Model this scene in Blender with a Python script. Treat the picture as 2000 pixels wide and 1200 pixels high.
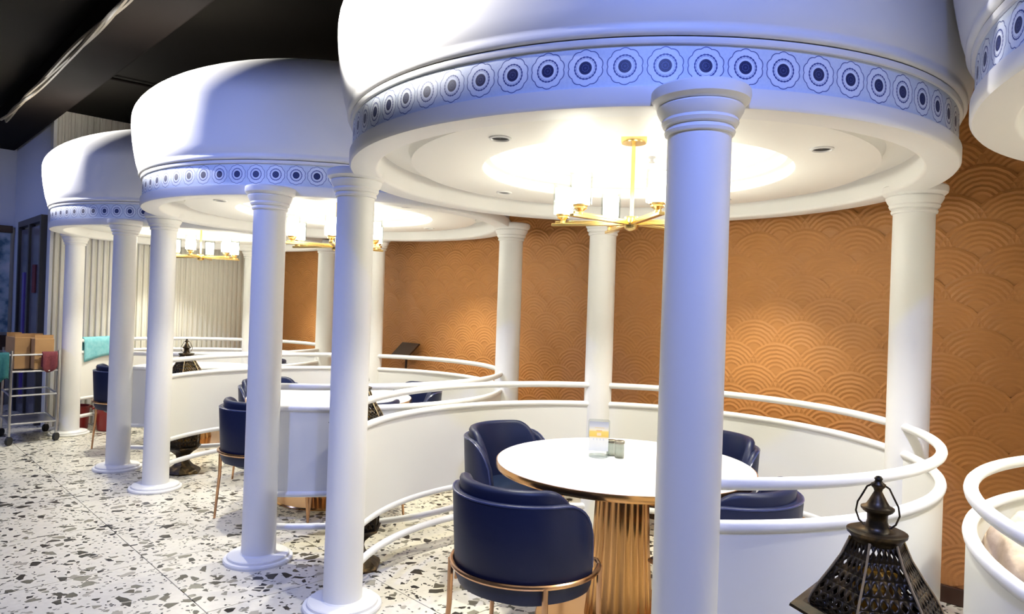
import bpy, math, random
from mathutils import Vector, Matrix
random.seed(7)
PI = math.pi
for o in list(bpy.data.objects): bpy.data.objects.remove(o)
scene = bpy.context.scene
COL = scene.collection

# ------------------------------------------------------------------ camera
CAMZ, FPX, ROLL, PITCH = 1.4617, 1347.2, 0.0333, 0.0023
cam_data = bpy.data.cameras.new('camera'); cam = bpy.data.objects.new('camera', cam_data); COL.objects.link(cam)
cam_data.sensor_fit = 'HORIZONTAL'; cam_data.sensor_width = 36.0; cam_data.lens = FPX * 36.0 / 2000.0
cam_data.clip_start = 0.05
fw = Vector((0, math.cos(PITCH), math.sin(PITCH))); up0 = Vector((0, -math.sin(PITCH), math.cos(PITCH)))
rt = Vector((1, 0, 0)) * math.cos(ROLL) + up0 * math.sin(ROLL)
up = Vector((-1, 0, 0)) * math.sin(ROLL) + up0 * math.cos(ROLL)
mw = Matrix(((rt.x, up.x, -fw.x, 0), (rt.y, up.y, -fw.y, 0), (rt.z, up.z, -fw.z, CAMZ), (0, 0, 0, 1)))
cam.matrix_world = mw
scene.camera = cam

# ------------------------------------------------------------------ layout of the row
BC = Vector((0.5551, 3.2883)); STEP = Vector((-1.902, 1.9345))
CENTRES = {'A': BC - STEP, 'B': BC, 'C': BC + STEP, 'D': BC + 2 * STEP}
U = STEP.normalized(); N = Vector((U.y, -U.x))        # U along the row, N towards the orange wall
def P(u, n, z=0.0):
    q = U * u + N * n
    return Vector((q.x, q.y, z))
WALL_N, END_U, SIDE_N, FAR_U, CEIL = 4.2, 8.9, 1.66, 11.0, 3.47

# ------------------------------------------------------------------ world, lamps, exposure
world = bpy.data.worlds.new('world'); scene.world = world; world.use_nodes = True
bg = world.node_tree.nodes['Background']
bg.inputs[0].default_value = (0.80, 0.86, 1.0, 1); bg.inputs[1].default_value = 0.10
CHANDELIER_STRENGTH = 34.0
DOWNLIGHT_W = 100.0; AISLE_FILL_W = 50.0
WHITE_SPOT_W, BLUE_SPOT_W = 3600.0, 255.0
WHITE_SPOTS = [(CENTRES[k] + Vector((-2.6, dy_)), CENTRES[k] + Vector((-1.15, -0.72))) for k, dy_ in zip('ABCD', (-.8, -.9, -.7, -.75))]
BLUE_SPOTS = [(Vector((0.25, 0.15)), CENTRES['B'] + Vector((0, -1.3)), 1.0), (Vector((-2.65, 2.0)), CENTRES['C'] + Vector((-0.3, -1.3)), 1.0),
              (Vector((-5.4, 4.0)), CENTRES['D'] + Vector((-0.6, -1.2)), 0.6), (Vector((-7.0, 5.0)), Vector((-6.0, 8.6)), 0.6)]  # last one is an added lamp that tints the far left wall
AISLE_FILL = [P(u_, 0.1) for u_ in (-0.8, 1.4, 3.6, 5.8, 8.0)]
vs = scene.view_settings
vs.view_transform = 'Standard'; vs.look = 'None'; vs.exposure = 0.0; vs.gamma = 1.0; vs.use_curve_mapping = False

# ------------------------------------------------------------------ node helpers
def new_mat(name):
    m = bpy.data.materials.new(name); m.use_nodes = True
    nt = m.node_tree
    return m, nt, nt.nodes['Principled BSDF']
def pb(name, col, rough=0.5, metal=0.0, **kw):
    m, nt, b = new_mat(name)
    b.inputs['Base Color'].default_value = (*col, 1); b.inputs['Roughness'].default_value = rough; b.inputs['Metallic'].default_value = metal
    for k, v in kw.items(): b.inputs[k.replace('_', ' ')].default_value = v
    return m
class NB:
    def __init__(s, nt): s.nt = nt
    def n(s, t, **kw):
        nd = s.nt.nodes.new(t)
        for k, v in kw.items(): setattr(nd, k, v)
        return nd
    def link(s, a, b): s.nt.links.new(a, b)
    def m(s, op, a, b=None, c=None):
        nd = s.n('ShaderNodeMath', operation=op)
        for i, v in enumerate((a, b, c)):
            if v is None: continue
            if isinstance(v, (int, float)): nd.inputs[i].default_value = v
            else: s.link(v, nd.inputs[i])
        return nd.outputs[0]
    def mix(s, f, a, b):
        nd = s.n('ShaderNodeMix', data_type='RGBA')
        for i, v in ((0, f), (6, a), (7, b)):
            if isinstance(v, (int, float)): nd.inputs[i].default_value = v
            elif isinstance(v, tuple): nd.inputs[i].default_value = (*v, 1)
            else: s.link(v, nd.inputs[i])
        return nd.outputs[2]
    def noise(s, vec, scale, detail=2.0, rough=0.5, dist=0.0):
        nd = s.n('ShaderNodeTexNoise'); nd.inputs['Scale'].default_value = scale; nd.inputs['Detail'].default_value = detail
        nd.inputs['Roughness'].default_value = rough; nd.inputs['Distortion'].default_value = dist
        if vec is not None: s.link(vec, nd.inputs['Vector'])
        return nd
    def ramp(s, f, stops):
        nd = s.n('ShaderNodeValToRGB'); e = nd.color_ramp.elements
        while len(e) < len(stops): e.new(0.5)
        for el, (p_, c) in zip(e, stops): el.position = p_; el.color = (*c, 1)
        s.link(f, nd.inputs[0]); return nd.outputs[0]
    def bump(s, h, strength, dist, bsdf):
        nd = s.n('ShaderNodeBump'); nd.inputs['Strength'].default_value = strength; nd.inputs['Distance'].default_value = dist
        s.link(h, nd.inputs['Height']); s.link(nd.outputs[0], bsdf.inputs['Normal'])
MAT = {}
MAT['white'] = pb('white_paint', (0.80, 0.79, 0.77), 0.5)
MAT['soffit'] = pb('soffit_paint', (0.84, 0.82, 0.77), 0.5)
MAT['panel'] = pb('panel_paint', (0.80, 0.79, 0.75), 0.32)
MAT['plaster'] = pb('wall_plaster', (0.74, 0.74, 0.74), 0.6)
MAT['slat'] = pb('cream_slat_paint', (0.80, 0.77, 0.68), 0.45)
MAT['black_ceiling'] = pb('black_ceiling_paint', (0.005, 0.004, 0.0025), 0.9, 0.0, Specular_IOR_Level=0.1)
MAT['duct'] = pb('duct_wrap', (0.008, 0.006, 0.005), 0.8, 0.0, Specular_IOR_Level=0.05)
MAT['cable'] = pb('pale_cable_sheath', (0.16, 0.135, 0.10), 0.55)
MAT['rose_gold'] = pb('rose_gold_metal', (0.62, 0.36, 0.20), 0.22, 1.0)
MAT['pedestal'] = pb('copper_gold_metal', (0.66, 0.36, 0.14), 0.2, 1.0)
MAT['brass'] = pb('polished_brass', (0.86, 0.62, 0.25), 0.25, 1.0)
MAT['chrome'] = pb('steel_tube', (0.55, 0.55, 0.58), 0.3, 1.0)
MAT['jar_metal'] = pb('brushed_jar_rim', (0.20, 0.18, 0.14), 0.4, 0.8)
MAT['rubber'] = pb('black_rubber', (0.015, 0.015, 0.016), 0.6)
MAT['dark_inside'] = pb('dark_recess', (0.02, 0.02, 0.02), 0.7)
def thin_glass(name, tint, gloss):
    m = bpy.data.materials.new(name); m.use_nodes = True; nt = m.node_tree; nt.nodes.remove(nt.nodes['Principled BSDF'])
    tr_ = nt.nodes.new('ShaderNodeBsdfTransparent'); tr_.inputs[0].default_value = (*tint, 1)
    gl = nt.nodes.new('ShaderNodeBsdfGlossy'); gl.inputs['Roughness'].default_value = 0.06
    fr = nt.nodes.new('ShaderNodeFresnel'); fr.inputs[0].default_value = gloss
    mx = nt.nodes.new('ShaderNodeMixShader'); mu = nt.nodes.new('ShaderNodeMath'); mu.operation = 'MULTIPLY'; mu.inputs[1].default_value = 0.3; nt.links.new(fr.outputs[0], mu.inputs[0]); nt.links.new(mu.outputs[0], mx.inputs[0]); nt.links.new(tr_.outputs[0], mx.inputs[1]); nt.links.new(gl.outputs[0], mx.inputs[2])
    nt.links.new(mx.outputs[0], nt.nodes['Material Output'].inputs[0])
    return m
MAT['glass'] = thin_glass('clear_glass', (0.94, 0.96, 0.96), 1.35)
MAT['jar_glass'] = thin_glass('greyish_jar_glass', (0.74, 0.76, 0.74), 1.35)
MAT['acrylic'] = thin_glass('clear_acrylic', (0.86, 0.88, 0.88), 1.4)
MAT['amber_glint_glass'] = pb('amber_glint_glass', (0.75, 0.42, 0.08), 0.15, 0.0, Transmission_Weight=0.5, IOR=1.3)
MAT['red_plastic'] = pb('red_plastic', (0.22, 0.015, 0.015), 0.35)
MAT['dark_wood'] = pb('dark_brown_wood', (0.045, 0.018, 0.008), 0.4)
MAT['door_frame'] = pb('dark_door_frame', (0.03, 0.028, 0.03), 0.4)
MAT['door_leaf'] = pb('grey_door_glass', (0.16, 0.15, 0.17), 0.2)
MAT['violet'] = pb('violet_light_paint', (0.10, 0.06, 0.35), 0.3)
MAT['dark_wire'] = pb('dark_fixture', (0.02, 0.02, 0.02), 0.5)

def emission(name, col, strength):
    m = bpy.data.materials.new(name); m.use_nodes = True; nt = m.node_tree
    nt.nodes.remove(nt.nodes['Principled BSDF'])
    e = nt.nodes.new('ShaderNodeEmission'); e.inputs[0].default_value = (*col, 1); e.inputs[1].default_value = strength
    nt.links.new(e.outputs[0], nt.nodes['Material Output'].inputs[0])
    return m
MAT['lamp'] = emission('lit_lamp_diffuser', (1.0, 0.94, 0.78), CHANDELIER_STRENGTH)

def mat_terrazzo():
    m, nt, b = new_mat('terrazzo'); g = NB(nt)
    geo = g.n('ShaderNodeNewGeometry'); oi = g.n('ShaderNodeObjectInfo')
    off = g.n('ShaderNodeCombineXYZ'); g.link(g.m('MULTIPLY', oi.outputs['Random'], 37.0), off.inputs[0]); g.link(g.m('MULTIPLY', oi.outputs['Random'], 91.0), off.inputs[1])
    vadd = g.n('ShaderNodeVectorMath', operation='ADD'); g.link(geo.outputs['Position'], vadd.inputs[0]); g.link(off.outputs[0], vadd.inputs[1])
    pos = vadd.outputs[0]
    nz = g.noise(pos, 9.0, 2.0)
    sub = g.n('ShaderNodeVectorMath', operation='SUBTRACT'); g.link(nz.outputs['Color'], sub.inputs[0]); sub.inputs[1].default_value = (.5, .5, .5)
    scl = g.n('ShaderNodeVectorMath', operation='SCALE'); g.link(sub.outputs[0], scl.inputs[0]); scl.inputs['Scale'].default_value = 0.045
    warp = g.n('ShaderNodeVectorMath', operation='ADD'); g.link(pos, warp.inputs[0]); g.link(scl.outputs[0], warp.inputs[1])
    flat = g.n('ShaderNodeVectorMath', operation='MULTIPLY'); g.link(warp.outputs[0], flat.inputs[0]); flat.inputs[1].default_value = (1, 1, 0)
    col = g.mix(g.noise(pos, 30, 3).outputs[0], (0.66, 0.61, 0.49), (0.80, 0.755, 0.63))
    for scale, keep, inset, seed in ((60.0, 0.87, 0.25, 3.3), (27.0, 0.86, 0.26, 11.7), (15.5, 0.84, 0.24, 0.0)):
        a = g.n('ShaderNodeVectorMath', operation='ADD'); g.link(flat.outputs[0], a.inputs[0]); a.inputs[1].default_value = (seed, seed * .7, 0)
        v1 = g.n('ShaderNodeTexVoronoi', voronoi_dimensions='2D', feature='F1'); v1.inputs['Scale'].default_value = scale; g.link(a.outputs[0], v1.inputs['Vector'])
        v2 = g.n('ShaderNodeTexVoronoi', voronoi_dimensions='2D', feature='DISTANCE_TO_EDGE'); v2.inputs['Scale'].default_value = scale; g.link(a.outputs[0], v2.inputs['Vector'])
        sep = g.n('ShaderNodeSeparateColor'); g.link(v1.outputs['Color'], sep.inputs[0])
        chip = g.m('MULTIPLY', g.m('GREATER_THAN', sep.outputs[0], keep), g.m('GREATER_THAN', v2.outputs['Distance'], inset * .55))
        tint = g.ramp(sep.outputs[1], [(0.0, (0.012, 0.010, 0.007)), (0.35, (0.035, 0.030, 0.020)), (0.55, (0.11, 0.10, 0.065)), (0.78, (0.27, 0.25, 0.18)), (1.0, (0.42, 0.38, 0.30))])
        col = g.mix(chip, col, tint)
    g.link(col, b.inputs['Base Color']); b.inputs['Roughness'].default_value = 0.28
    return m
MAT['terrazzo'] = mat_terrazzo()
MAT['grout'] = pb('dark_grout', (0.10, 0.09, 0.08), 0.9)

def mat_orange():
    m, nt, b = new_mat('terracotta_wallcovering'); g = NB(nt)
    geo = g.n('ShaderNodeNewGeometry')
    n1 = g.noise(geo.outputs['Position'], 3.0, 4)
    st = g.n('ShaderNodeVectorMath', operation='MULTIPLY'); g.link(geo.outputs['Position'], st.inputs[0]); st.inputs[1].default_value = (20, 20, 160)
    n2 = g.noise(st.outputs[0], 1.0, 3)
    f = g.m('ADD', g.m('MULTIPLY', n1.outputs[0], .5), g.m('MULTIPLY', n2.outputs[0], .5))
    g.link(g.ramp(f, [(0.25, (0.44, 0.188, 0.054)), (0.75, (0.54, 0.24, 0.07))]), b.inputs['Base Color'])
    b.inputs['Roughness'].default_value = 0.5
    g.bump(n2.outputs[0], 0.15, 0.002, b)
    return m
MAT['orange'] = mat_orange()

MEDALLIONS = 71
def mat_frieze():
    m, nt, b = new_mat('printed_frieze'); g = NB(nt)
    uv = g.n('ShaderNodeUVMap'); sx = g.n('ShaderNodeSeparateXYZ'); g.link(uv.outputs[0], sx.inputs[0])
    fx = g.m('SUBTRACT', g.m('FRACT', sx.outputs[0]), 0.5); fy = g.m('MULTIPLY', g.m('SUBTRACT', sx.outputs[1], 0.5), 1.07)
    r = g.m('SQRT', g.m('ADD', g.m('MULTIPLY', fx, fx), g.m('MULTIPLY', fy, fy)))
    th = g.m('ARCTAN2', fy, fx)
    def band(x, c, w): return g.m('LESS_THAN', g.m('ABSOLUTE', g.m('SUBTRACT', x, c)), w)
    lobes = g.m('ABSOLUTE', g.m('SINE', g.m('MULTIPLY', th, 5.0)))
    outer = band(g.m('SUBTRACT', r, g.m('MULTIPLY', lobes, 0.035)), 0.425, 0.011)
    beads = g.m('MULTIPLY', g.m('ABSOLUTE', g.m('SINE', g.m('MULTIPLY', th, 10.0))), 0.012)
    ring = band(r, 0.275, g.m('ADD', beads, 0.010))
    thin = band(r, 0.235, 0.004)
    disc = g.m('LESS_THAN', r, 0.165)
    eye = g.m('MULTIPLY', g.m('LESS_THAN', r, 0.125), g.m('GREATER_THAN', g.m('SINE', g.m('ADD', g.m('MULTIPLY', r, 95.0), g.m('MULTIPLY', g.m('SINE', g.m('MULTIPLY', th, 8.0)), 0.8))), 0.72))
    edge = g.m('GREATER_THAN', g.m('ABSOLUTE', g.m('SUBTRACT', sx.outputs[1], 0.5)), 0.485)
    line = g.m('MAXIMUM', g.m('MAXIMUM', outer, ring), g.m('MAXIMUM', thin, edge))
    nz = g.noise(uv.outputs[0], 14.0, 3)
    base = g.mix(nz.outputs[0], (0.56, 0.63, 0.74), (0.74, 0.79, 0.85))
    field = g.m('LESS_THAN', r, 0.42)
    base = g.mix(field, base, (0.76, 0.80, 0.86))
    col = g.mix(line, base, (0.05, 0.075, 0.24))
    col = g.mix(disc, col, (0.010, 0.017, 0.085))
    col = g.mix(eye, col, (0.06, 0.08, 0.22))
    g.link(col, b.inputs['Base Color']); b.inputs['Roughness'].default_value = 0.45
    return m
MAT['frieze'] = mat_frieze()

def mat_marble():
    m, nt, b = new_mat('white_marble'); g = NB(nt)
    geo = g.n('ShaderNodeNewGeometry')
    w = g.noise(geo.outputs['Position'], 1.6, 4, .55, 1.2)
    v = g.m('ABSOLUTE', g.m('SUBTRACT', w.outputs[0], 0.5))
    g.link(g.ramp(v, [(0.0, (0.66, 0.66, 0.66)), (0.02, (0.86, 0.86, 0.85)), (1.0, (0.88, 0.88, 0.87))]), b.inputs['Base Color'])
    b.inputs['Roughness'].default_value = 0.15
    return m
MAT['marble'] = mat_marble()

def mat_leather(name, c1, c2):
    m, nt, b = new_mat(name); g = NB(nt)
    tc = g.n('ShaderNodeTexCoord')
    n1 = g.noise(tc.outputs['Object'], 5, 3); g.link(g.mix(n1.outputs[0], c1, c2), b.inputs['Base Color'])
    vo = g.n('ShaderNodeTexVoronoi'); vo.inputs['Scale'].default_value = 260; g.link(tc.outputs['Object'], vo.inputs['Vector'])
    g.bump(vo.outputs['Distance'], 0.12, 0.001, b)
    b.inputs['Roughness'].default_value = 0.42; b.inputs['Specular IOR Level'].default_value = 0.3
    return m
MAT['leather'] = mat_leather('navy_leather', (0.007, 0.010, 0.036), (0.010, 0.016, 0.055))
MAT['seat_leather'] = mat_leather('deep_blue_seat_leather', (0.006, 0.012, 0.035), (0.009, 0.020, 0.055))
MAT['edge_highlight'] = pb('navy_edge_highlight', (0.03, 0.04, 0.12), 0.25)

def mat_bronze():
    m, nt, b = new_mat('aged_bronze'); g = NB(nt)
    tc = g.n('ShaderNodeTexCoord'); n1 = g.noise(tc.outputs['Object'], 22, 4)
    g.link(g.ramp(n1.outputs[0], [(0.35, (0.018, 0.013, 0.008)), (0.55, (0.06, 0.040, 0.018)), (0.75, (0.24, 0.15, 0.06))]), b.inputs['Base Color'])
    b.inputs['Metallic'].default_value = 0.7; b.inputs['Roughness'].default_value = 0.38
    return m
MAT['bronze'] = mat_bronze()
MAT['bronze_rib'] = pb('rubbed_bronze_rib', (0.62, 0.46, 0.24), 0.4, 0.6)

def mat_cloth(name, c1, c2, scale=60):
    m, nt, b = new_mat(name); g = NB(nt)
    tc = g.n('ShaderNodeTexCoord'); n1 = g.noise(tc.outputs['Object'], scale, 3)
    g.link(g.mix(n1.outputs[0], c1, c2), b.inputs['Base Color']); b.inputs['Roughness'].default_value = 0.9
    g.bump(n1.outputs[0], 0.4, 0.004, b)
    return m
MAT['towel'] = mat_cloth('turquoise_terry', (0.10, 0.42, 0.50), (0.35, 0.68, 0.72), 30)
MAT['teal_cloth'] = mat_cloth('teal_cloth', (0.01, 0.09, 0.10), (0.03, 0.16, 0.17))
MAT['maroon_cloth'] = mat_cloth('maroon_cloth', (0.10, 0.015, 0.02), (0.2, 0.04, 0.05))
MAT['cardboard'] = mat_cloth('cardboard', (0.36, 0.20, 0.08), (0.45, 0.26, 0.11), 12)
MAT['tape'] = pb('parcel_tape', (0.42, 0.24, 0.09), 0.3)
MAT['fur'] = mat_cloth('beige_fur', (0.44, 0.31, 0.20), (0.78, 0.64, 0.46), 40)

def mat_card():
    m, nt, b = new_mat('printed_menu_card'); g = NB(nt)
    uv = g.n('ShaderNodeUVMap'); sx = g.n('ShaderNodeSeparateXYZ'); g.link(uv.outputs[0], sx.inputs[0])
    y = sx.outputs[1]; x = sx.outputs[0]
    col = g.ramp(y, [(0.0, (0.55, 0.56, 0.56)), (0.42, (0.56, 0.55, 0.50)), (0.5, (0.55, 0.36, 0.06)), (0.66, (0.58, 0.42, 0.10)), (0.72, (0.60, 0.54, 0.40)), (0.86, (0.40, 0.40, 0.43)), (1.0, (0.28, 0.29, 0.33))])
    def box(x0, x1, y0, y1):
        return g.m('MULTIPLY', g.m('MULTIPLY', g.m('GREATER_THAN', x, x0), g.m('LESS_THAN', x, x1)), g.m('MULTIPLY', g.m('GREATER_THAN', y, y0), g.m('LESS_THAN', y, y1)))
    col = g.mix(box(.36, .66, .675, .70), col, (0.55, 0.22, 0.05))
    col = g.mix(box(.28, .78, .78, .80), col, (0.55, 0.40, 0.15))
    col = g.mix(box(.40, .62, .52, .62), col, (0.80, 0.45, 0.30))
    for i in range(4): col = g.mix(box(.2 + .17 * i, .27 + .17 * i, .36, .43), col, (0.45, 0.45, 0.48))
    g.link(col, b.inputs['Base Color']); b.inputs['Roughness'].default_value = 0.3
    return m
MAT['card'] = mat_card()
def mat_notice():
    m, nt, b = new_mat('faded_notice_print'); g = NB(nt)
    tc = g.n('ShaderNodeTexCoord'); n1 = g.noise(tc.outputs['Object'], 7, 3)
    g.link(g.ramp(n1.outputs[0], [(0.35, (0.05, 0.12, 0.18)), (0.5, (0.30, 0.40, 0.46)), (0.7, (0.50, 0.54, 0.56))]), b.inputs['Base Color'])
    b.inputs['Roughness'].default_value = 0.35
    return m
MAT['notice'] = mat_notice()

# ------------------------------------------------------------------ mesh helpers
class MB:
    def __init__(s): s.v = []; s.f = []; s.uv = {}
    def add(s, vs_, fs_):
        o = len(s.v); s.v += [tuple(v) for v in vs_]; s.f += [tuple(i + o for i in f) for f in fs_]; return s
    def lathe(s, prof, segs=64, a0=0.0, a1=2 * PI, c=(0, 0), closed_profile=False, rmod=None):
        full = abs(a1 - a0 - 2 * PI) < 1e-6; n = segs if full else segs + 1; k = len(prof); vs_ = []
        for i in range(n):
            a = a0 + (a1 - a0) * i / segs
            for r, z in prof:
                rr = r * (rmod(a, z) if rmod else 1.0)
                vs_.append((c[0] + rr * math.cos(a), c[1] + rr * math.sin(a), z))
        fs_ = []
        for i in range(segs):
            j = (i + 1) % n
            for q in range(k if closed_profile else k - 1):
                w = (q + 1) % k
                fs_.append((i * k + q, j * k + q, j * k + w, i * k + w))
        if closed_profile and not full:
            fs_.append(tuple(range(k - 1, -1, -1))); fs_.append(tuple((n - 1) * k + q for q in range(k)))
        return s.add(vs_, fs_)
    def tube(s, pts, r, segs=10, closed=False, caps=True):
        pts = [Vector(p) for p in pts]; n = len(pts); vs_ = []; fs_ = []; prev = None
        for i, p in enumerate(pts):
            if closed: t = pts[(i + 1) % n] - pts[i - 1]
            else: t = pts[min(i + 1, n - 1)] - pts[max(i - 1, 0)]
            t.normalize()
            if prev is None:
                ref = Vector((0, 0, 1)) if abs(t.z) < .9 else Vector((1, 0, 0)); x = t.cross(ref).normalized()
            else: x = (prev - t * prev.dot(t)).normalized()
            prev = x; y = t.cross(x); rr = r[i] if isinstance(r, (list, tuple)) else r
            for k in range(segs):
                a = 2 * PI * k / segs; vs_.append(p + (x * math.cos(a) + y * math.sin(a)) * rr)
        for i in range(n if closed else n - 1):
            j = (i + 1) % n
            for k in range(segs): l = (k + 1) % segs; fs_.append((i * segs + k, i * segs + l, j * segs + l, j * segs + k))
        if caps and not closed:
            fs_.append(tuple(range(segs - 1, -1, -1))); fs_.append(tuple((n - 1) * segs + k for k in range(segs)))
        return s.add(vs_, fs_)
    def box(s, c, d, rz=0.0, ax=None):
        cx, cy, cz = c; hx, hy, hz = d[0] / 2, d[1] / 2, d[2] / 2; vs_ = []
        if ax: ex, ey = ax
        else: ex = Vector((math.cos(rz), math.sin(rz), 0)); ey = Vector((-math.sin(rz), math.cos(rz), 0))
        for z in (-hz, hz):
            for x, y in ((-hx, -hy), (hx, -hy), (hx, hy), (-hx, hy)):
                q = ex * x + ey * y; vs_.append((cx + q.x, cy + q.y, cz + q.z + z))
        return s.add(vs_, [(3, 2, 1, 0), (4, 5, 6, 7), (0, 1, 5, 4), (1, 2, 6, 5), (2, 3, 7, 6), (3, 0, 4, 7)])
    def sphere(s, c, r, segs=14, rings=8, sz=1.0):
        prof = [(max(r * math.sin(PI * i / rings), 1e-5), c[2] - sz * r * math.cos(PI * i / rings)) for i in range(rings + 1)]
        return s.lathe(prof, segs, c=(c[0], c[1]))
    def mesh(s, name, mat, smooth=35):
        me = bpy.data.meshes.new(name); me.from_pydata(s.v, [], s.f); me.validate(); me.update()
        if mat is not None: me.materials.append(MAT[mat] if isinstance(mat, str) else mat)
        if smooth:
            me.shade_smooth(); me.set_sharp_from_angle(angle=math.radians(smooth))
        return me
    def build(s, name, mat, parent=None, smooth=35, bevel=0.0, loc=None):
        o = bpy.data.objects.new(name, s.mesh(name, mat, smooth)); COL.objects.link(o)
        if parent: o.parent = parent
        if loc is not None: o.location = loc
        if bevel:
            md = o.modifiers.new('bevel', 'BEVEL'); md.width = bevel; md.segments = 2; md.limit_method = 'ANGLE'
        return o
def tag(o, label=None, cat=None, group=None, kind=None):
    if label: o['label'] = label
    if cat: o['category'] = cat
    if group: o['group'] = group
    if kind: o['kind'] = kind
    return o
def thing(name, label, cat, loc=(0, 0, 0), rz=0.0, group=None):
    o = bpy.data.objects.new(name, None); COL.objects.link(o); o.empty_display_size = .1
    o.location = loc; o.rotation_euler = (0, 0, rz)
    return tag(o, label, cat, group)
def copy_tree(o, parent=None):
    c = o.copy(); COL.objects.link(c); c.parent = parent
    for ch in list(o.children): copy_tree(ch, c)
    return c
def arc(R, a0, a1, z, n=24): return [(R * math.cos(a0 + (a1 - a0) * i / n), R * math.sin(a0 + (a1 - a0) * i / n), z) for i in range(n + 1)]

# ------------------------------------------------------------------ setting: floor of terrazzo tiles
TILE, GAP = 0.82, 0.005
fl = MB(); fl.add([P(-6, -6, -0.012), P(14, -6, -0.012), P(14, 6, -0.012), P(-6, 6, -0.012)], [(0, 3, 2, 1)])
fl.add([P(-6, -6, -0.2), P(14, -6, -0.2), P(14, 6, -0.2), P(-6, 6, -0.2)], [(0, 1, 2, 3)])
floor = tag(fl.build('floor', 'grout'), 'cream terrazzo floor with grey and charcoal chips', None, None, 'structure')
tb = MB(); h = TILE / 2 - GAP / 2
tb.box((0, 0, -0.006), (TILE - GAP, TILE - GAP, 0.012), math.atan2(U.y, U.x))
tile_mesh = tb.mesh('tile', 'terrazzo', 0)
u0, n0 = 2.435, 1.272
for i in range(-5, 12):
    for j in range(-5, 4):
        uu, nn = u0 + (i + .5) * TILE, n0 + (j + .5) * TILE
        if nn > WALL_N + .3: continue
        t = bpy.data.objects.new('tile', tile_mesh); COL.objects.link(t); t.location = P(uu, nn, 0.0); t.parent = floor

def wall_slab(name, pts_a, pts_b, z0, z1, mat, thick, inward):
    """upright slab between two plan points, thickness away from inward"""
    a, b_ = Vector(pts_a), Vector(pts_b); t = -Vector(inward) * thick; m = MB()
    q = [a, b_, b_ + t, a + t]
    m.add([(p.x, p.y, z0) for p in q] + [(p.x, p.y, z1) for p in q], [(3, 2, 1, 0), (4, 5, 6, 7), (0, 1, 5, 4), (1, 2, 6, 5), (2, 3, 7, 6), (3, 0, 4, 7)])
    return tag(m.build(name, mat, smooth=0), kind='structure')
pl = lambda u, n: (U * u + N * n)
wall_back = wall_slab('wall_back', pl(-4, WALL_N), pl(END_U + .1, WALL_N), 0, CEIL, 'orange', .12, -N)
wall_end = wall_slab('wall_end', pl(END_U, SIDE_N), pl(END_U, WALL_N), 0, CEIL, 'slat', .12, -U)
wall_side = wall_slab('wall_side', pl(END_U + .12, SIDE_N), pl(FAR_U, SIDE_N), 0, CEIL, 'plaster', .12, -N)
wall_far = wall_slab('wall_far', pl(FAR_U, SIDE_N + .12), pl(FAR_U, -5), 0, CEIL, 'plaster', .12, -U)
cb = MB(); cb.add([P(-6, -6, CEIL), P(14, -6, CEIL), P(14, 6, CEIL), P(-6, 6, CEIL)], [(0, 1, 2, 3)]); cb.add([P(-6, -6, CEIL + .1), P(14, -6, CEIL + .1), P(14, 6, CEIL + .1), P(-6, 6, CEIL + .1)], [(3, 2, 1, 0)])
tag(cb.build('ceiling', 'black_ceiling', smooth=0), 'black painted open ceiling', None, None, 'structure')
bb = MB(); bb.box(P(2.4, WALL_N - .012, .045), (12.9, .024, .09), math.atan2(U.y, U.x))
tag(bb.build('baseboard_back', 'dark_wood', smooth=0, bevel=.004), kind='structure')
# corner trim of the fluted wall
ct = MB(); ct.box(P(END_U - .01, SIDE_N + .012, CEIL / 2), (.05, .03, CEIL - .002), math.atan2(U.y, U.x))
tag(ct.build('trim_1', 'plaster', smooth=0), kind='structure')

# wave relief on the orange wall: overlapping scallops with concentric ridges
SR, SPX, SPZ = 0.205, 0.30, 0.14
def scallop_geo():
    radii = [0.004] + [0.05 + 0.01292 * i for i in range(13)]; hts = [0] + [i % 2 for i in range(13)]
    vs_, fs_ = [], []; A0, A1, K = math.radians(-22), math.radians(202), 12
    for i in range(K + 1):
        a = A0 + (A1 - A0) * i / K
        for r, hh in zip(radii, hts):
            x, z = r * math.cos(a), r * math.sin(a)
            d = 0.006 + 0.007 * (z / SR) + 0.0029 * hh
            vs_.append((x, d, z))
    k = len(radii)
    for i in range(K):
        for q in range(k - 1): fs_.append((i * k + q, (i + 1) * k + q, (i + 1) * k + q + 1, i * k + q + 1))
    return vs_, fs_
sv, sf = scallop_geo()
spots = []
rows = int(CEIL / SPZ) - 1
for r in range(rows):
    for c in range(-2, 29):
        uu = 0.25 + c * SPX + (SPX / 2 if r % 2 else 0); zz = 0.12 + r * SPZ
        if uu > END_U - SR - .02: continue
        p = P(uu, WALL_N, zz); y = p.y
        px = 1000 + FPX * (p.x / y) if y > .3 else 9e9; py = 600 - FPX * (zz - CAMZ) / y if y > .3 else 9e9
        vis = 720 < px < 2050 and 430 < py < 1150
        spots.append((not vis, (p - Vector((0, 0, CAMZ))).length, uu, zz))
spots.sort()
ex, ey = Vector((-U.x, -U.y, 0)), Vector((-N.x, -N.y, 0))
smb = MB(); smb.add(sv, [tuple(reversed(f)) for f in sf]); scallop_mesh = smb.mesh('scallop', 'orange', 8)
srot = math.atan2(ex.y, ex.x) ; flip = (ex.x * ey.y - ex.y * ex.x)
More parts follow.
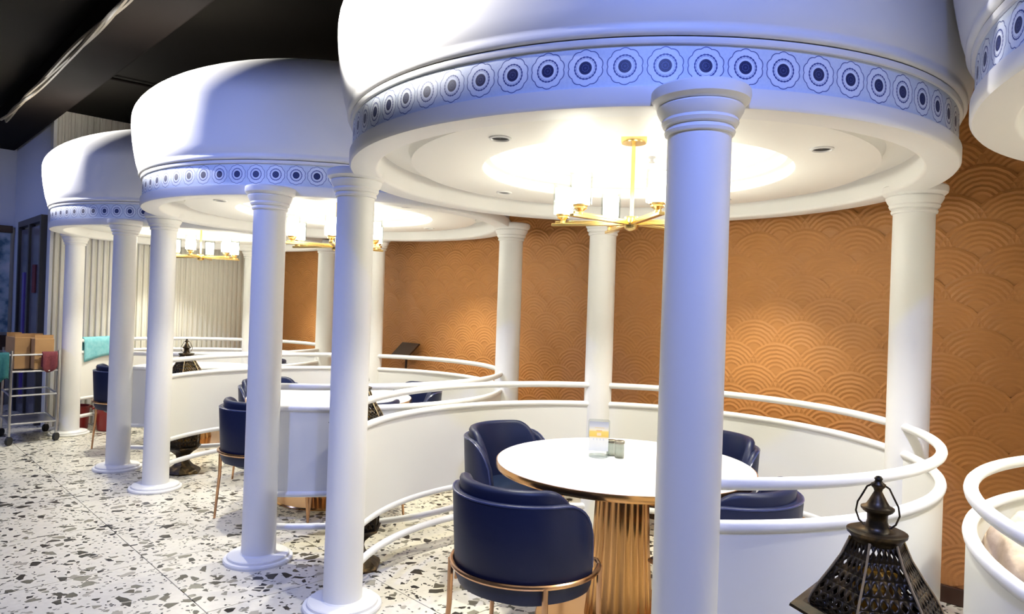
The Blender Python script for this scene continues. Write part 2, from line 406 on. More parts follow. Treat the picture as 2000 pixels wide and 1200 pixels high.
# local x -> along the wall, local y -> out of the wall
rot = Matrix(((ex.x, ey.x, 0, 0), (ex.y, ey.y, 0, 0), (0, 0, 1, 0), (0, 0, 0, 1)))
if rot.determinant() < 0:
    ex = -ex; rot = Matrix(((ex.x, ey.x, 0, 0), (ex.y, ey.y, 0, 0), (0, 0, 1, 0), (0, 0, 0, 1)))
rest = MB()
for i, (_, _, uu, zz) in enumerate(spots):
    p = P(uu, WALL_N, zz)
    if i < 300:
        o = bpy.data.objects.new('scallop', scallop_mesh); COL.objects.link(o); o.matrix_world = Matrix.Translation(p) @ rot; o.parent = wall_back
    else:
        rest.add([(p + ex * a + ey * b_ + Vector((0, 0, c))) for a, b_, c in sv], [tuple(reversed(f)) for f in sf])
tag(rest.build('scallop_field', 'orange', wall_back, 8), kind='stuff')

# fluted end wall: each slat a piece
sl = MB(); SW, SD, SH = .042, .024, CEIL - .01
prof = [(-SW / 2, 0), (-SW / 2, .012), (-SW * .3, SD), (SW * .3, SD), (SW / 2, .012), (SW / 2, 0)]
vs_ = [(x, y, z) for z in (0, SH) for x, y in prof]; k = len(prof)
sl.add(vs_, [(i, (i + 1) % k, k + (i + 1) % k, k + i) for i in range(k)] + [tuple(range(k - 1, -1, -1)), tuple(range(k, 2 * k))])
slat_mesh = sl.mesh('slat', 'slat', 40)
rotE = Matrix(((N.x, -U.x, 0, 0), (N.y, -U.y, 0, 0), (0, 0, 1, 0), (0, 0, 0, 1)))
nn = SIDE_N + .06
while nn < WALL_N - .03:
    o = bpy.data.objects.new('slat', slat_mesh); COL.objects.link(o); o.matrix_world = Matrix.Translation(P(END_U, nn, .005)) @ rotE; o.parent = wall_end; nn += .06

# ------------------------------------------------------------------ pavilion
RC, T0 = 1.3252, -0.0286
def make_pavilion():
    root = thing('round_pavilion', '', 'pavilion')
    d = [(1.316, 2.262), (1.326, 2.264), (1.331, 2.272), (1.331, 2.284), (1.329, 2.291), (1.332, 2.300), (1.336, 2.305)]
    for i in range(1, 8): t = i / 7; d.append((1.338 + .0435 * math.sin(PI / 2 * t), 2.30 + .3325 * t))
    for i in range(1, 25): a = PI / 2 * i / 24; d.append((max(1.3815 * max(math.cos(a), 0) ** 1.22, 1e-4), 2.6325 + .497 * math.sin(a)))
    MB().lathe(d, 128).build('dome', 'white', root, 50)
    # printed frieze with uv by medallion
    fr = MB(); seg = MEDALLIONS * 2; Rf = 1.305; z0, z1 = 2.116, 2.242; uvs = []
    ph = math.radians(-90.9)
    for i in range(seg + 1):
        a = ph + 2 * PI * i / seg
        for z in (z0, z1): fr.v.append((Rf * math.cos(a), Rf * math.sin(a), z))
    for i in range(seg): fr.f.append((2 * i, 2 * i + 2, 2 * i + 3, 2 * i + 1))
    fo = fr.build('frieze', 'frieze', root, 0); me = fo.data; me.shade_smooth()
    lay = me.uv_layers.new(name='UVMap')
    for poly in me.polygons:
        for li in poly.loop_indices:
            vi = me.loops[li].vertex_index; lay.data[li].uv = (vi // 2 / 2.0 + 0.5 + 100, float(vi % 2))
    tag(fo, 'pale blue printed band of dark blue rosettes')
    MB().lathe([(1.29, 2.240), (1.315, 2.241), (1.318, 2.246), (1.318, 2.258), (1.30, 2.264)], 128).build('cornice', 'white', root, 40)
    MB().lathe([(1.295, 2.118), (1.3167, 2.116), (1.3167, 2.070), (1.309, 2.060), (1.205, 2.060), (1.196, 2.066), (1.192, 2.078), (1.192, 2.20)], 128).build('ring_beam', 'white', root, 40)
    so = MB().lathe([(1.193, 2.175), (1.16, 2.185), (1.10, 2.182), (1.062, 2.165), (1.05, 2.145), (1.047, 2.120), (0.725, 2.120), (0.717, 2.124), (0.715, 2.175), (0.685, 2.178), (0.683, 2.225), (0.65, 2.228), (0.648, 2.312), (0.001, 2.312)], 96).build('soffit', 'soffit', root, 30)
    for a in (45, 135, 225, 315):
        x, y = .88 * math.cos(math.radians(a)), .88 * math.sin(math.radians(a))
        dl = MB().lathe([(.044, 2.1205), (.044, 2.115), (.036, 2.113), (.033, 2.1195)], 24, c=(x, y)).build('downlight', 'white', root)
        MB().lathe([(.034, 2.1185), (.001, 2.1185)], 24, c=(x, y)).build('downlight_well', 'dark_inside', dl)
        ld = bpy.data.lights.new('downlight_lamp', 'SPOT'); ld.energy = DOWNLIGHT_W; ld.color = (1.0, .98, .86); ld.spot_size = math.radians(100); ld.spot_blend = .7; ld.shadow_soft_size = .03
        lo = bpy.data.objects.new('downlight_lamp', ld); COL.objects.link(lo); lo.parent = dl; lo.location = (x, y, 2.110)
    sp = MB().lathe([(.018, 2.311), (.018, 2.304), (.008, 2.302), (.008, 2.285), (.016, 2.282), (.016, 2.279), (.001, 2.278)], 12, c=(.178, .458)).build('sprinkler_head', 'chrome', root)
    for kq in range(4):
        a = T0 + kq * PI / 2; c = (RC * math.cos(a), RC * math.sin(a))
        sh = [(.093, .036), (.0915, .3), (.0905, .8), (.090, 1.4), (.0885, 1.975)]
        co = MB().lathe(sh, 40, c=c).build('column', 'white', root)
        MB().lathe([(.0885, 1.968), (.096, 1.970), (.099, 1.978), (.096, 1.986), (.094, 1.99), (.103, 1.994), (.108, 2.004), (.106, 2.012), (.112, 2.02), (.120, 2.036), (.122, 2.044), (.117, 2.05), (.126, 2.054), (.136, 2.064), (.139, 2.078), (.138, 2.092), (.132, 2.098), (.001, 2.099)], 40, c=c).build('capital', 'white', co, 28)
        MB().lathe([(.001, .0), (.186, .0), (.188, .012), (.184, .02), (.168, .022), (.166, .034), (.16, .038), (.10, .040), (.094, .046), (.001, .046)], 40, c=c).build('plinth', 'white', co, 28)
    RR, rr = 1.2825, .0195; ins = .045
    for a0 in (T0 - PI / 2, T0, T0 + PI / 2):
        b0, b1 = a0 + ins, a0 + PI / 2 - ins
        MB().lathe([(RR + .009, .36), (RR + .009, .85), (RR - .009, .85), (RR - .009, .36)], 32, b0, b1, closed_profile=True).build('curved_panel', 'panel', root, 40)
        for nm, z in (('handrail', .973), ('panel_top_rail', .848), ('panel_bottom_rail', .36), ('foot_rail', .172)):
            MB().tube(arc(RR, b0, b1, z, 32), rr, 12).build(nm, 'white', root)
    return root
pav_labels = {'B': 'large white round pavilion with blue rosette frieze over the marble table, nearest whole one',
              'A': 'white round pavilion cut off by the right edge of the picture',
              'C': 'second white pavilion along the row, between the nearest whole one and the furthest',
              'D': 'furthest and smallest white round pavilion beside the service trolley'}
pav = make_pavilion(); PAV = {}
for i, k in enumerate('BACD'):
    o = pav if i == 0 else copy_tree(pav)
    o.location = (*CENTRES[k], 0); o['label'] = pav_labels[k]; o['group'] = 'row of round pavilions'; PAV[k] = o
PAV['A'].rotation_euler = (0, 0, math.radians(4.5))

# ------------------------------------------------------------------ chandeliers
def make_chandelier():
    root = thing('chandelier', '', 'chandelier')
    MB().lathe([(.001, 2.312), (.062, 2.312), (.062, 2.275), (.058, 2.268), (.001, 2.268)], 32).build('canopy', 'brass', root)
    MB().lathe([(.0095, 2.27), (.0095, 1.90)], 12).build('rod', 'brass', root)
    MB().lathe([(.001, 1.92), (.03, 1.918), (.034, 1.91), (.034, 1.868), (.03, 1.86), (.014, 1.852), (.001, 1.85)], 24).build('hub', 'brass', root)
    for q in range(6):
        ph = math.radians(9 + 60 * q); dx, dy = math.sin(ph), -math.cos(ph); L = .34
        ar = MB(); ar.box((dx * .5 * (L + .055), dy * .5 * (L + .055), 1.884), (L + .055, .026, .014), math.atan2(dy, dx)); ar.box((dx * .5 * (L + .04), dy * .5 * (L + .04), 1.897), (L + .04, .009, .012), math.atan2(dy, dx))
        ar = ar.build('arm', 'brass', root, 0, .002)
        c = (dx * L, dy * L)
        MB().lathe([(.001, 1.889), (.016, 1.89), (.012, 1.905), (.02, 1.912), (.03, 1.918), (.028, 1.926), (.034, 1.930), (.034, 1.936), (.001, 1.937)], 20, c=c).build('lamp_cup', 'brass', ar)
        MB().lathe([(.001, 1.942), (.040, 1.943), (.041, 2.065), (.001, 2.066)], 20, c=c).build('lamp_diffuser', 'lamp', ar)
        MB().lathe([(.051, 1.938), (.052, 2.085), (.0495, 2.085), (.0485, 1.94)], 24, c=c).build('glass_shade', 'glass', ar)
    return root
ch = make_chandelier()
ch_lab = {'B': 'brass chandelier with glass cylinder shades over the nearest marble table', 'C': 'brass chandelier hanging in the second pavilion, half hidden by white columns',
          'D': 'small distant brass chandelier in front of the fluted wall', 'A': 'brass chandelier in the pavilion at the right edge'}
for i, k in enumerate('BCDA'):
    o = ch if i == 0 else copy_tree(ch)
    o.location = (*CENTRES[k], 0); o['label'] = ch_lab[k]; o['group'] = 'chandeliers of the pavilions'

# ------------------------------------------------------------------ tables
def make_table():
    root = thing('round_table', '', 'table')
    MB().lathe([(.001, .722), (.598, .722), (.601, .728), (.601, .748), (.598, .7505), (.001, .7505)], 96).build('marble_top', 'marble', root, 30)
    MB().lathe([(.598, .7465), (.6055, .7465), (.607, .742), (.607, .722), (.603, .716), (.56, .715), (.55, .721)], 96).build('gold_rim', 'pedestal', root, 40)
    MB().lathe([(.118, .722), (.118, .69), (.122, .55), (.130, .35), (.143, .15), (.156, .02)], 180, rmod=lambda a, z: 1 + .05 * abs(math.sin(a * 9))).build('fluted_pedestal', 'pedestal', root, 25)
    MB().lathe([(.001, .0), (.395, .0), (.398, .008), (.392, .016), (.17, .022), (.001, .022)], 64).build('base_plate', 'pedestal', root, 30)
    return root
tbl = make_table()
tb_lab = {'B': 'round white marble table with gold fluted pedestal in the nearest pavilion', 'C': 'round marble table in the second pavilion, mostly hidden by columns', 'D': 'round marble table in the furthest pavilion'}
for i, k in enumerate('BCD'):
    o = tbl if i == 0 else copy_tree(tbl)
    o.location = (*CENTRES[k], 0); o['label'] = tb_lab[k]; o['group'] = 'marble dining tables'

# ------------------------------------------------------------------ tub chairs (front is local +y)
def shell(r_out, r_in, zb, ztop, half, lean, flat=.62, end=.10):
    """curved upholstered back swept about the seat; rounded upper edge"""
    m = MB(); K = 44; A = math.radians(half); prof_n = 0; vs_ = []
    for i in range(K + 1):
        t = -1 + 2 * i / K; a = -PI / 2 + A * t; s_ = abs(t)
        fall = 0 if s_ < flat else (s_ - flat) / (1 - flat)
        zt = ztop - (ztop - zb - end) * (1 - math.sqrt(max(0, 1 - fall ** 2.2)))
        th = (r_out - r_in); mid = (r_out + r_in) / 2; hgt = zt - zb
        sec = [(r_out - .012, zb), (r_out, zb + .03), (r_out + lean * .5 * hgt, zb + hgt * .5), (r_out + lean * hgt, zt - th * .4), (mid + th * .35 + lean * hgt, zt - th * .1), (mid + lean * hgt, zt),
               (mid - th * .35 + lean * hgt, zt - th * .1), (r_in + lean * hgt, zt - th * .4), (r_in + lean * .5 * hgt, zb + hgt * .5), (r_in, zb + .02), (r_in, zb)]
        prof_n = len(sec)
        for r, z in sec: vs_.append((r * math.cos(a), r * math.sin(a) , z))
    fs_ = []
    for i in range(K):
        for q in range(prof_n):
            w = (q + 1) % prof_n; fs_.append((i * prof_n + q, (i + 1) * prof_n + q, (i + 1) * prof_n + w, i * prof_n + w))
    fs_.append(tuple(range(prof_n - 1, -1, -1))); fs_.append(tuple(K * prof_n + q for q in range(prof_n)))
    m.add(vs_, fs_); return m
def make_chair():
    root = thing('tub_chair', '', 'chair')
    sq = lambda a: 1.0 / (abs(math.cos(a)) ** 3.2 + abs(math.sin(a)) ** 3.2) ** (1 / 3.2)
    MB().lathe([(.001, .352), (.14, .354), (.20, .370), (.238, .41), (.248, .45), (.246, .478), (.236, .498), (.20, .508), (.001, .512)], 48, rmod=lambda a, z: .93 + .13 * (sq(a) - .93)).build('seat', 'seat_leather', root, 60)
    b = shell(.276, .238, .405, .765, 100, .05).build('backrest', 'leather', root, 60)
    tp = []
    for i in range(45):
        t = -1 + 2 * i / 44; a = -PI / 2 + math.radians(100) * t; s_ = abs(t); fall = 0 if s_ < .62 else (s_ - .62) / .38
        zt = .765 - (.765 - .405 - .10) * (1 - math.sqrt(max(0, 1 - fall ** 2.2))); r = .276 + .05 * (zt - .405) - .002
        tp.append((r * math.cos(a), r * math.sin(a), zt - .006))
    MB().tube(tp, .0045, 6).build('edge_highlight', 'edge_highlight', b)  # lighter tube put in for the gloss highlight along the back's edge
    shell(.240, .196, .49, .812, 88, .09, .55, .04).build('back_cushion', 'leather', root, 60)
    ring = MB().tube(arc(.289, math.radians(-270 + 62), math.radians(90 - 62), .476, 40), .0105, 10)
    ring.tube([(-.292 * math.cos(math.radians(28)), .292 * math.sin(math.radians(28)), .476), (-.2, .215, .462), (0, .235, .455), (.2, .215, .462), (.292 * math.cos(math.radians(28)), .292 * math.sin(math.radians(28)), .476)], .0095, 8)
    ring.build('hoop_rail', 'rose_gold', root)
    for a in (-140, -40, 28, 152):
        ca, sa = math.cos(math.radians(a)), math.sin(math.radians(a))
        MB().tube([(ca * .292, sa * .292, .478), (ca * .293, sa * .293, .3), (ca * .318, sa * .318, .0)], [.0115, .0105, .008], 8).build('leg', 'rose_gold', root)
    return root
chair = make_chair(); first = [True]
def place_chair(key, rel, face, label):
    o = chair if first[0] else copy_tree(chair); first[0] = False
    c = CENTRES[key]
    o.location = (c.x + rel[0], c.y + rel[1], 0); o.rotation_euler = (0, 0, math.atan2(face[1], face[0]) - PI / 2)
    o['label'] = label; o['group'] = 'navy tub chairs'
    return o
place_chair('B', (-.47, -.565), (.60, .80), 'navy leather tub chair with its back to the viewer, before the nearest marble table')
place_chair('B', (-.50, .50), (.80, -.60), 'navy tub chair behind the left side of the nearest marble table')
place_chair('B', (.50, .45), (-.78, -.62), 'navy tub chair at the far right of the nearest marble table, behind the big column')
place_chair('B', (.33, -.50), (-.72, .69), 'navy tub chair just inside the curved panel, right of the big near column')
place_chair('C', (-.27, -.61), (.60, .80), 'navy tub chair seen in profile left of the second pavilion\'s front column')
place_chair('C', (-.57, .46), (.80, -.60), 'navy tub chair behind the marble table of the second pavilion, on its left')
place_chair('C', (.50, .45), (-.78, -.62), 'navy tub chair at the right end of the second pavilion\'s table, showing between rails')
place_chair('C', (.33, -.50), (-.72, .69), 'navy tub chair behind the front panel of the second pavilion')
place_chair('D', (-.37, -.60), (.60, .80), 'small distant navy tub chair at the furthest pavilion, below the turquoise towel')
place_chair('D', (.50, .45), (-.78, -.62), 'small distant navy tub chair on the far side of the furthest pavilion')
achair = place_chair('A', (-.76, .57), (.80, -.60), 'tub chair under a beige fur at the right edge of the picture')

# beige fur over the chair at the right edge
fb = MB(); K, J = 30, 16; ca = CENTRES['A'] + Vector((-.76, .57)); fa = math.atan2(-.6, .8)
vs_ = []
rnd = random.Random(3)
for i in range(K + 1):
    t = -1 + 2 * i / K; a = fa + PI + math.radians(62) * t
    for j in range(J + 1):
        s_ = j / J; w = s_ * 2 - 1     # -1 inside, +1 outside
        ang = PI * .5 * (1 - abs(w)) if False else 0
        r = (.252 + .050 * math.sin(w * PI / 2)) if w > 0 else .252 - .105 * math.sin(-w * PI / 2); z = .845 - .26 * abs(w) ** 2.1
        bump_ = .018 * math.sin(7 * t + 3 * w) + .012 * math.sin(17 * t - 5 * w) + rnd.uniform(-.007, .007)
        r += bump_ * (.25 if w > 0 else .6); z += bump_ * .8
        vs_.append((r * math.cos(a), r * math.sin(a), z))
fs_ = [(i * (J + 1) + j, (i + 1) * (J + 1) + j, (i + 1) * (J + 1) + j + 1, i * (J + 1) + j + 1) for i in range(K) for j in range(J)]
fb.add(vs_, fs_); fur = fb.build('fur_throw', 'fur', None, 180, loc=(ca.x, ca.y, 0))
md = fur.modifiers.new('thick', 'SOLIDIFY'); md.thickness = .012; md.offset = -1
md = fur.modifiers.new('sub', 'SUBSURF'); md.levels = 1; md.render_levels = 2
tag(fur, 'beige fur throw draped over a chair back at the right edge', 'throw')

# ------------------------------------------------------------------ table-top things on the nearest table
def on_table(rel): return (BC.x + rel[0], BC.y + rel[1], .7505)
sign = thing('menu_stand', 'clear acrylic menu stand with a yellow and white card on the marble table', 'sign', on_table((-.110, .085)), math.radians(-8))
hd = MB(); pts = []
W_, H_ = .106, .185
for i in range(9):
    a = PI * i / 8; pts.append((W_ / 2 * (1 if i < 4.5 else -1) * 1.0 if False else (W_ / 2 - .012) * (1 if i < 4.5 else -1) + .012 * math.cos(a), H_ - .012 + .012 * math.sin(a)))
poly = [(W_ / 2, .0)] + pts + [(-W_ / 2, .0)]; k = len(poly)
hd.add([(x, -.0028, z) for x, z in poly] + [(x, .0028, z) for x, z in poly], [tuple(range(k)), tuple(range(2 * k - 1, k - 1, -1))] + [(i, k + i, k + (i + 1) % k, (i + 1) % k) for i in range(k)])
hd.build('acrylic_plate', 'acrylic', sign, 0)
ft = MB(); ft.lathe([(.045, .0), (.045, .012), (.028, .016), (.001, .016)], 24); ft.lathe([(.001, 0), (.045, 0)], 24); ft.build('stand_foot', 'acrylic', sign)
cd = MB(); cd.add([(-W_ / 2 + .006, -.0034, .03), (W_ / 2 - .006, -.0034, .03), (W_ / 2 - .006, -.0034, H_ - .012), (-W_ / 2 + .006, -.0034, H_ - .012)], [(0, 1, 2, 3)])
co = cd.build('printed_card', 'card', sign, 0); lay = co.data.uv_layers.new(name='UVMap')
for i, uvc in enumerate(((0, 0), (1, 0), (1, 1), (0, 1))): lay.data[i].uv = uvc
for rel, lab, hgt in (((-.042, .13), 'small glass jar with metal rim, half behind its twin beside the menu stand', .078), ((-.008, .075), 'front glass jar with metal rim to the right of the menu stand', .085)):
    j = thing('glass_jar', lab, 'jar', on_table(rel), 0, 'condiment jars')
    MB().lathe([(.001, 0), (.021, 0), (.023, .004), (.023, hgt - .014), (.021, hgt - .012), (.020, hgt - .014), (.020, .006), (.001, .005)], 24).build('jar_body', 'jar_glass', j)
    MB().lathe([(.0235, hgt - .014), (.0245, hgt - .012), (.0245, hgt - .002), (.022, hgt), (.010, hgt + .002), (.001, hgt + .002)], 24).build('jar_lid', 'jar_metal', j)

# ------------------------------------------------------------------ tall bronze lanterns
def hexpt(r, a, z): return Vector((r * math.cos(a), r * math.sin(a), z))
def make_lantern():
    root = thing('bronze_lantern', '', 'lantern')
    H6 = [math.radians(90 * 3 - 14 + 60 * i) for i in range(6)]
    def hexlathe(prof): return MB().lathe(prof, 6, H6[0], H6[0] + 2 * PI)
    hexlathe([(.001, 0), (.148, 0), (.150, .012), (.135, .03), (.085, .06), (.058, .09), (.05, .115), (.06, .15), (.10, .185), (.142, .21), (.148, .222), (.13, .228), (.001, .23)]).build('foot', 'bronze', root, 25)
    bell = [(.136, .822), (.1365, .830), (.131, .843), (.117, .867), (.094, .901), (.071, .938), (.053, .980)]
    hexlathe([(.135, .819), (.150, .823), (.176, .815), (.178, .809), (.150, .811), (.13, .805), (.125, .787)]).build('eave', 'bronze', root, 25)
    # glazed middle: corner posts, pierced panels
    for a in H6: MB().tube([hexpt(.128, a, .22), hexpt(.134, a, .807)], .007, 6).build('corner_post', 'bronze', root)
    def pierced(prof_fn, cols, rows_, hole=.66):
        m = MB(); a0, a1 = H6[0], H6[1]
        def pt(s, t): r, z = prof_fn(t); return hexpt(r, a0, z).lerp(hexpt(r, a1, z), s)
        for i in range(cols):
            for j in range(rows_):
                s0, s1, t0, t1 = i / cols, (i + 1) / cols, j / rows_, (j + 1) / rows_; sm, tm = (s0 + s1) / 2, (t0 + t1) / 2
                c = [pt(s0, t0), pt(s1, t0), pt(s1, t1), pt(s0, t1)]; ds, dt = (s1 - s0) / 2 * hole, (t1 - t0) / 2 * hole
                q = [pt(sm, tm - dt), pt(sm + ds, tm), pt(sm, tm + dt), pt(sm - ds, tm)]
                fs_ = []
                for e in range(4): fs_ += [(e, (e + 1) % 4, 4 + e), ((e + 1) % 4, 4 + (e + 1) % 4, 4 + e)]
                m.add(c + q, fs_)
        return m.mesh('pierced', 'bronze', 30)
    def bell_fn(t):
        x = t * (len(bell) - 1); i = min(int(x), len(bell) - 2); f = x - i
        return (bell[i][0] + (bell[i + 1][0] - bell[i][0]) * f, bell[i][1] + (bell[i + 1][1] - bell[i][1]) * f)
    bm_, wm_ = pierced(bell_fn, 6, 7, .70), pierced(lambda t: (.128 + .006 * t, .225 + .582 * t), 5, 14, .62)
    for i in range(6):
        for nm, me in (('bell_panel', bm_), ('body_panel', wm_)):
            o = bpy.data.objects.new(nm, me); COL.objects.link(o); o.parent = root; o.rotation_euler = (0, 0, math.radians(60 * i))
            md = o.modifiers.new('thick', 'SOLIDIFY'); md.thickness = .003
        MB().tube([hexpt(r + .001, H6[i], z) for r, z in bell], .0028, 6).build('rib', 'bronze_rib', root)
    MB().lathe([(.001, .232), (.045, .232), (.045, .76), (.052, .80), (.05, .90), (.001, .905)], 20).build('amber_glint_liner', 'amber_glint_glass', root)  # amber liner added to give the golden reflection inside the bell
    MB().lathe([(.05, .974), (.054, .984), (.061, .990), (.0615, .996), (.052, 1.0), (.04, .997), (.028, .999), (.024, 1.008), (.0205, 1.02), (.021, 1.034), (.030, 1.040), (.034, 1.045), (.034, 1.049), (.025, 1.052), (.019, 1.062), (.013, 1.074), (.008, 1.084), (.010, 1.09), (.015, 1.095), (.015, 1.1), (.009, 1.104), (.007, 1.108), (.009, 1.112), (.005, 1.117), (.001, 1.118)], 24).build('finial', 'bronze', root, 60)
    hp = []
    for sgn in (-1, 1):
        q = [(.014, 1.097), (.022, 1.092), (.03, 1.075), (.040, 1.055), (.043, 1.035), (.036, 1.015), (.026, 1.006), (.020, 1.008)]
        MB().tube([(sgn * x, 0, z) for x, z in q], .0022, 6).build('handle', 'bronze', root)
    return root
lan = make_lantern()
for i, (x, y, rz, lab) in enumerate(((.825, 1.53, -.494, 'big bronze filigree lantern in the right foreground'), (-.824, 3.835, .3, 'bronze lantern behind the left column of the nearest pavilion'),
                                     (-2.71, 5.775, .5, 'small distant bronze lantern between the second and furthest pavilions'))):
    o = lan if i == 0 else copy_tree(lan)
    o.location = (x, y, 0); o.rotation_euler = (0, 0, rz); o['label'] = lab; o['group'] = 'bronze lanterns between the pavilions'

# ------------------------------------------------------------------ service trolley and what it carries
FL, FR = Vector((-4.74, 6.56)), Vector((-4.49, 6.86)); dv = Vector((-.676, .737)) * .58; BR, BL = FR + dv, FL + dv
tr = thing('service_trolley', 'steel tube service trolley loaded with cartons and cloths at the left edge', 'trolley', ((FL.x + BR.x) / 2, (FL.y + BR.y) / 2, 0))
oc = Vector((tr.location.x, tr.location.y)); L3 = lambda p, z: (p.x - oc.x, p.y - oc.y, z)
for c in (FL, FR, BR, BL):
    MB().tube([L3(c, .085), L3(c, .90)], .012, 8).build('post', 'chrome', tr)
    w = MB(); w.tube([L3(c + Vector((-.012, 0)), .04), L3(c + Vector((.012, 0)), .04)], .04, 16); w.build('castor', 'rubber', tr)
for z in (.20, .47, .70, .86):
    for a, b_ in ((FL, FR), (FR, BR), (BR, BL), (BL, FL)): MB().tube([L3(a, z), L3(b_, z)], .0095, 8).build('frame_bar', 'chrome', tr)
for z in (.195, .695):
    m = MB(); m.add([L3(c, z + q) for q in (0, .006) for c in (FL, FR, BR, BL)], [(3, 2, 1, 0), (4, 5, 6, 7), (0, 1, 5, 4), (1, 2, 6, 5), (2, 3, 7, 6), (3, 0, 4, 7)]); m.build('shelf', 'chrome', tr, 0)
ang = math.atan2((FR - FL).y, (FR - FL).x)
def carton(c, d, lab):
    o = thing('cardboard_carton', lab, 'box', (c.x, c.y, .711), ang, 'cartons on the trolley')
    MB().box((0, 0, d[2] / 2), d).build('box_body', 'cardboard', o, 0, .004)
    for s in (-1, 1):
        fl_ = MB(); fl_.box((0, s * (d[1] / 2 - .02), d[2] + .012), (d[0] * .96, .006, .05)); fl_.build('flap', 'cardboard', o, 0)
    MB().box((0, -d[1] / 2 - .001, d[2] * .5), (d[0], .002, .03)).build('tape', 'tape', o, 0)
mid = (FL + FR) / 2; du = (FR - FL).normalized(); dn_ = dv.normalized()
carton(FL + du * .085 + dn_ * .30, (.13, .30, .31), 'narrower cardboard carton on the left of the trolley')
carton(FL + du * .25 + dn_ * .22, (.165, .36, .30), 'wider cardboard carton on the right of the trolley')
def drape(name, p0, p1, z, drop_a, drop_b, mat, label, cat, w=.03, wav=.012, path=None, amp=1.0, seed=0):
    """cloth folded over a bar from p0 to p1 at height z"""
    m = MB(); K, J = 18, 14; rd = random.Random(seed); ph = rd.uniform(0, 6); vs_ = []
    p0, p1 = Vector(p0), Vector(p1)
    for i in range(K + 1):
        t = i / K; c = path(t) if path else p0.lerp(p1, t)
        tt = ((path(min(t + .02, 1)) - path(max(t - .02, 0))) if path else (p1 - p0)).normalized(); nrm = Vector((tt.y, -tt.x))
        for j in range(J + 1):
            s_ = j / J * 2 - 1; a = drop_a if s_ < 0 else drop_b
            down = max(0, abs(s_) - .12) / .88 * a * (1 + .12 * math.sin(5 * t + ph)); side = math.tanh(s_ * 7) * w + wav * math.sin(9 * t + ph + s_) * abs(s_) * amp
            zz = z + .016 * max(0, 1 - (s_ / .15) ** 2) - down
            q = c + nrm * side; vs_.append((q.x, q.y, zz))
    m.add(vs_, [(i * (J + 1) + j, (i + 1) * (J + 1) + j, (i + 1) * (J + 1) + j + 1, i * (J + 1) + j + 1) for i in range(K) for j in range(J)])
    o = m.build(name, mat, None, 180); md = o.modifiers.new('thick', 'SOLIDIFY'); md.thickness = .006; md.offset = 1
    return tag(o, label, cat)
MB().tube([L3(FL, .86), L3(FL - du * .16, .86), L3(BL - du * .16, .86), L3(BL, .86)], .0095, 8).build('push_handle', 'chrome', tr)
drape('folded_cloth', FL - du * .135, FL - du * .02, .872, .2, .26, 'teal_cloth', 'dark teal cloth hanging off the left side of the trolley', 'cloth', .018, seed=1)
drape('folded_cloth', FR - du * .14, FR - du * .012, .872, .14, .17, 'maroon_cloth', 'maroon cloth hanging over the right handle of the trolley', 'cloth', .018, seed=2)
cD = CENTRES['D']
drape('hand_towel', None or (0, 0), (1, 1), .995, .17, .22, 'towel', 'turquoise towel folded over the rail of the furthest pavilion', 'towel', .026, .006, lambda t: cD + Vector((math.cos(math.radians(174 - 22 * t)), math.sin(math.radians(174 - 22 * t)))) * 1.2825, 1.0, 4)

# red tub on the floor inside the furthest pavilion
rt_ = thing('red_tub', 'dark red plastic tub on the floor inside the furthest pavilion, behind the distant chair', 'tub', (-4.335, 7.49, 0), .4)
MB().lathe([(.001, 0), (.10, 0), (.11, .01), (.125, .24), (.132, .245), (.132, .255), (.12, .255), (.105, .015), (.001, .012)], 32).build('tub_body', 'red_plastic', rt_)
for s in (-1, 1): MB().tube([(s * .127, -.04, .242), (s * .15, -.03, .235), (s * .15, .03, .235), (s * .127, .04, .242)], .008, 6).build('tub_handle', 'red_plastic', rt_)

rt2 = copy_tree(rt_); rt2.location = (-4.68, 7.48, 0); rt2['label'] = 'dark red plastic tub against the fluted wall, just right of the leftmost column'; rt2['group'] = rt_['group'] = 'red tubs'
# dark slanted board standing between the second pavilion and the orange wall
bq = P(5.66, 4.075, 0)
bd = thing('slanted_board', 'dark brown slanted board on a stand against the orange wall', 'board', bq, math.atan2(-U.y, -U.x))
m = MB(); m.add([(-.17, -.05, .945), (.11, -.05, .945), (.17, .055, 1.085), (-.11, .055, 1.085), (-.17, -.035, .935), (.11, -.035, .935), (.17, .07, 1.075), (-.11, .07, 1.075)], [(0, 1, 2, 3), (7, 6, 5, 4), (0, 4, 5, 1), (1, 5, 6, 2), (2, 6, 7, 3), (3, 7, 4, 0)])
m.build('board', 'dark_wood', bd, 0)
MB().tube([(0, .02, .0), (0, .03, 1.0)], .012, 8).build('stand_post', 'dark_wood', bd)
MB().box((0, .02, .01), (.3, .13, .02)).build('stand_foot', 'dark_wood', bd, 0, .004)

# ------------------------------------------------------------------ far left: doorway, notice board
dr = tag(MB().box(P((9.06 + 10.33) / 2, SIDE_N - .02, 1.12), (1.16, .03, 2.2), math.atan2(U.y, U.x)).build('door_1', 'door_leaf', None, 0), 'dark framed grey door on the side wall behind the trolley', kind='structure')
for uu in (9.07, 9.70, 10.33):
    MB().box(P(uu, SIDE_N - .03, 1.13), (.07, .06, 2.26), math.atan2(U.y, U.x)).build('door_frame_post', 'door_frame', dr, 0)
MB().box(P(9.70, SIDE_N - .03, 2.29), (1.33, .06, .07), math.atan2(U.y, U.x)).build('door_lintel', 'door_frame', dr, 0)
MB().box(P(10.0, SIDE_N - .04, .95), (.12, .02, 1.5), math.atan2(U.y, U.x)).build('door_light_strip', 'violet', dr, 0)  # blue-purple light in the door glass, put in as a coloured strip
MB().box(P(9.40, SIDE_N - .045, 1.62), (.16, .012, .32), math.atan2(U.y, U.x)).build('door_poster', 'maroon_cloth', dr, 0)
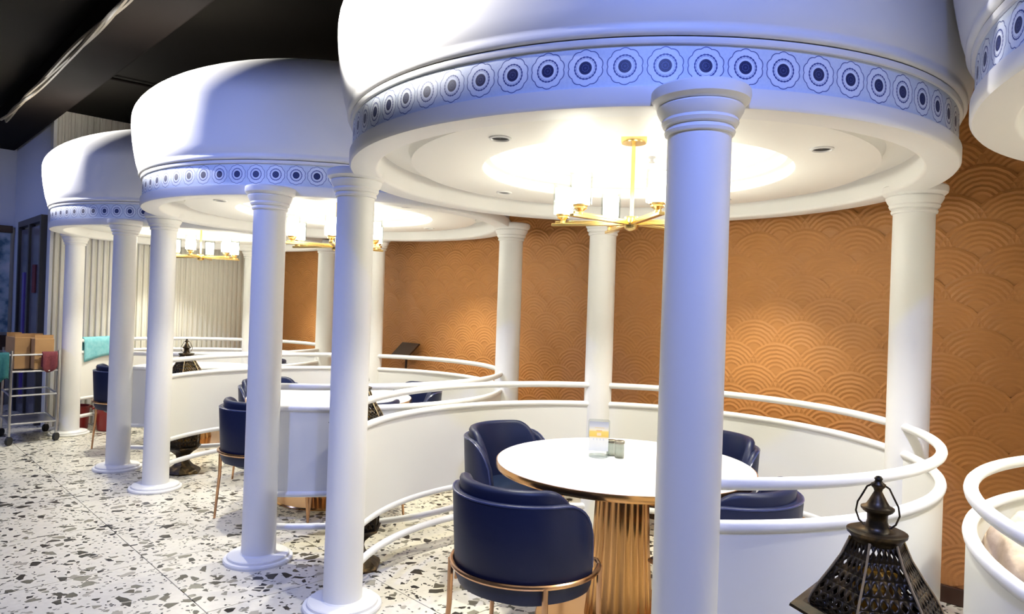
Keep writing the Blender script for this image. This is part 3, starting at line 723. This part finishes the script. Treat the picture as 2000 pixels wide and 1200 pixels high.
nb = thing('notice_board', 'pale blue-grey printed notice board with dark top on the far left wall', 'board', P(FAR_U - .06, 1.40, 0), math.atan2(N.y, N.x))
MB().box((0, 0, 1.58), (.42, .03, 1.28)).build('board_face', 'notice', nb, 0)
MB().box((0, 0, 2.27), (.46, .06, .09)).build('board_header', 'dark_wood', nb, 0)
MB().box((0, 0, .45), (.40, .05, .9)).build('board_cabinet', 'dark_wood', nb, 0)
for o_ in nb.children: o_.location.y = .0

# ------------------------------------------------------------------ ceiling services
bm_ = tag(MB().box(P(4.5, 1.44, 3.385), (13.0, .40, .165), math.atan2(U.y, U.x)).build('ceiling_duct', 'duct', None, 0, .02), 'dark wrapped duct running under the black ceiling', 'duct')
for q in range(3):
    pts = []
    for i in range(60):
        uu = 3.2 + i * .098
        pts.append(P(uu, 1.245 + .02 * math.sin(uu * 2.1 + q * 2) - .012 * q, 3.274 + .014 * math.sin(uu * 3.1 + q * 1.7)))
    cbl = MB().tube(pts, .014, 6).build('cable', 'cable', None)
    tag(cbl, '%s pale cable of the bundle along the lower edge of the ceiling duct' % ('innermost', 'middle', 'outermost')[q], 'cable', 'cable bundle under the duct')
pp = MB().tube([P(7.1, 1.66, 3.44), P(7.0, 2.9, 3.44)], .014, 8).build('conduit_pipe', 'duct', None)
tag(pp, 'thin dark conduit crossing the black ceiling above the furthest pavilion', 'pipe')

# lamps on the ceiling: white spots on the domes, blue wash from the aisle
def spot(pos, target, zt, watts, col, size, label, group, blend=.6, drop=.16):
    fx = thing('ceiling_spotlight', label, 'spotlight', (pos.x, pos.y, CEIL - .001), 0, group)
    d_ = Vector((target.x - pos.x, target.y - pos.y, zt - (CEIL - drop))); q = d_.to_track_quat('-Z', 'Y')
    MB().lathe([(.001, 0), (.05, 0), (.05, -.02), (.012, -.024), (.012, .02 - drop), (.001, .02 - drop)], 16).build('mount', 'dark_wire', fx)
    can = MB().lathe([(.001, .07), (.04, .07), (.045, .05), (.045, -.07), (.040, -.07), (.039, -.04), (.001, -.038)], 20).build('can', 'dark_wire', fx)
    can.location = (0, 0, -drop); can.rotation_mode = 'QUATERNION'; can.rotation_quaternion = q
    ld = bpy.data.lights.new('spot_lamp', 'SPOT'); ld.energy = watts; ld.color = col; ld.spot_size = math.radians(size); ld.spot_blend = blend; ld.shadow_soft_size = .035
    lo = bpy.data.objects.new('spot_lamp', ld); COL.objects.link(lo); lo.parent = fx; lo.rotation_mode = 'QUATERNION'; lo.rotation_quaternion = q
    lo.location = Vector((0, 0, -drop)) + d_.normalized() * .085
for (a, b_), w in zip(WHITE_SPOTS, ('right', 'nearest whole', 'second', 'furthest')):
    spot(a, b_, 2.80, WHITE_SPOT_W, (1.0, .97, .92), 42, f'black ceiling spotlight aimed at the {w} dome', 'white ceiling spotlights', 1.0, .42)
for (a, b_, e), w in zip(BLUE_SPOTS, ('nearest whole pavilion', 'second pavilion', 'furthest pavilion', 'far left wall (added lamp)')):
    spot(a, b_, 0.9, BLUE_SPOT_W * e, (.22, .33, 1.0), 85, f'black ceiling spotlight washing the {w} in blue', 'blue ceiling spotlights', 1.0)

for i, a in enumerate(AISLE_FILL):  # unseen fill lamps, added to brighten the aisle floor
    spot(a, a + Vector((.01, 0, 0)), 0.0, AISLE_FILL_W, (1.0, .97, .88), 110, 'added fill lamp over the aisle, number %s from the viewer' % ('first', 'second', 'third', 'fourth', 'fifth')[i], 'added aisle fill lamps', 1.0)
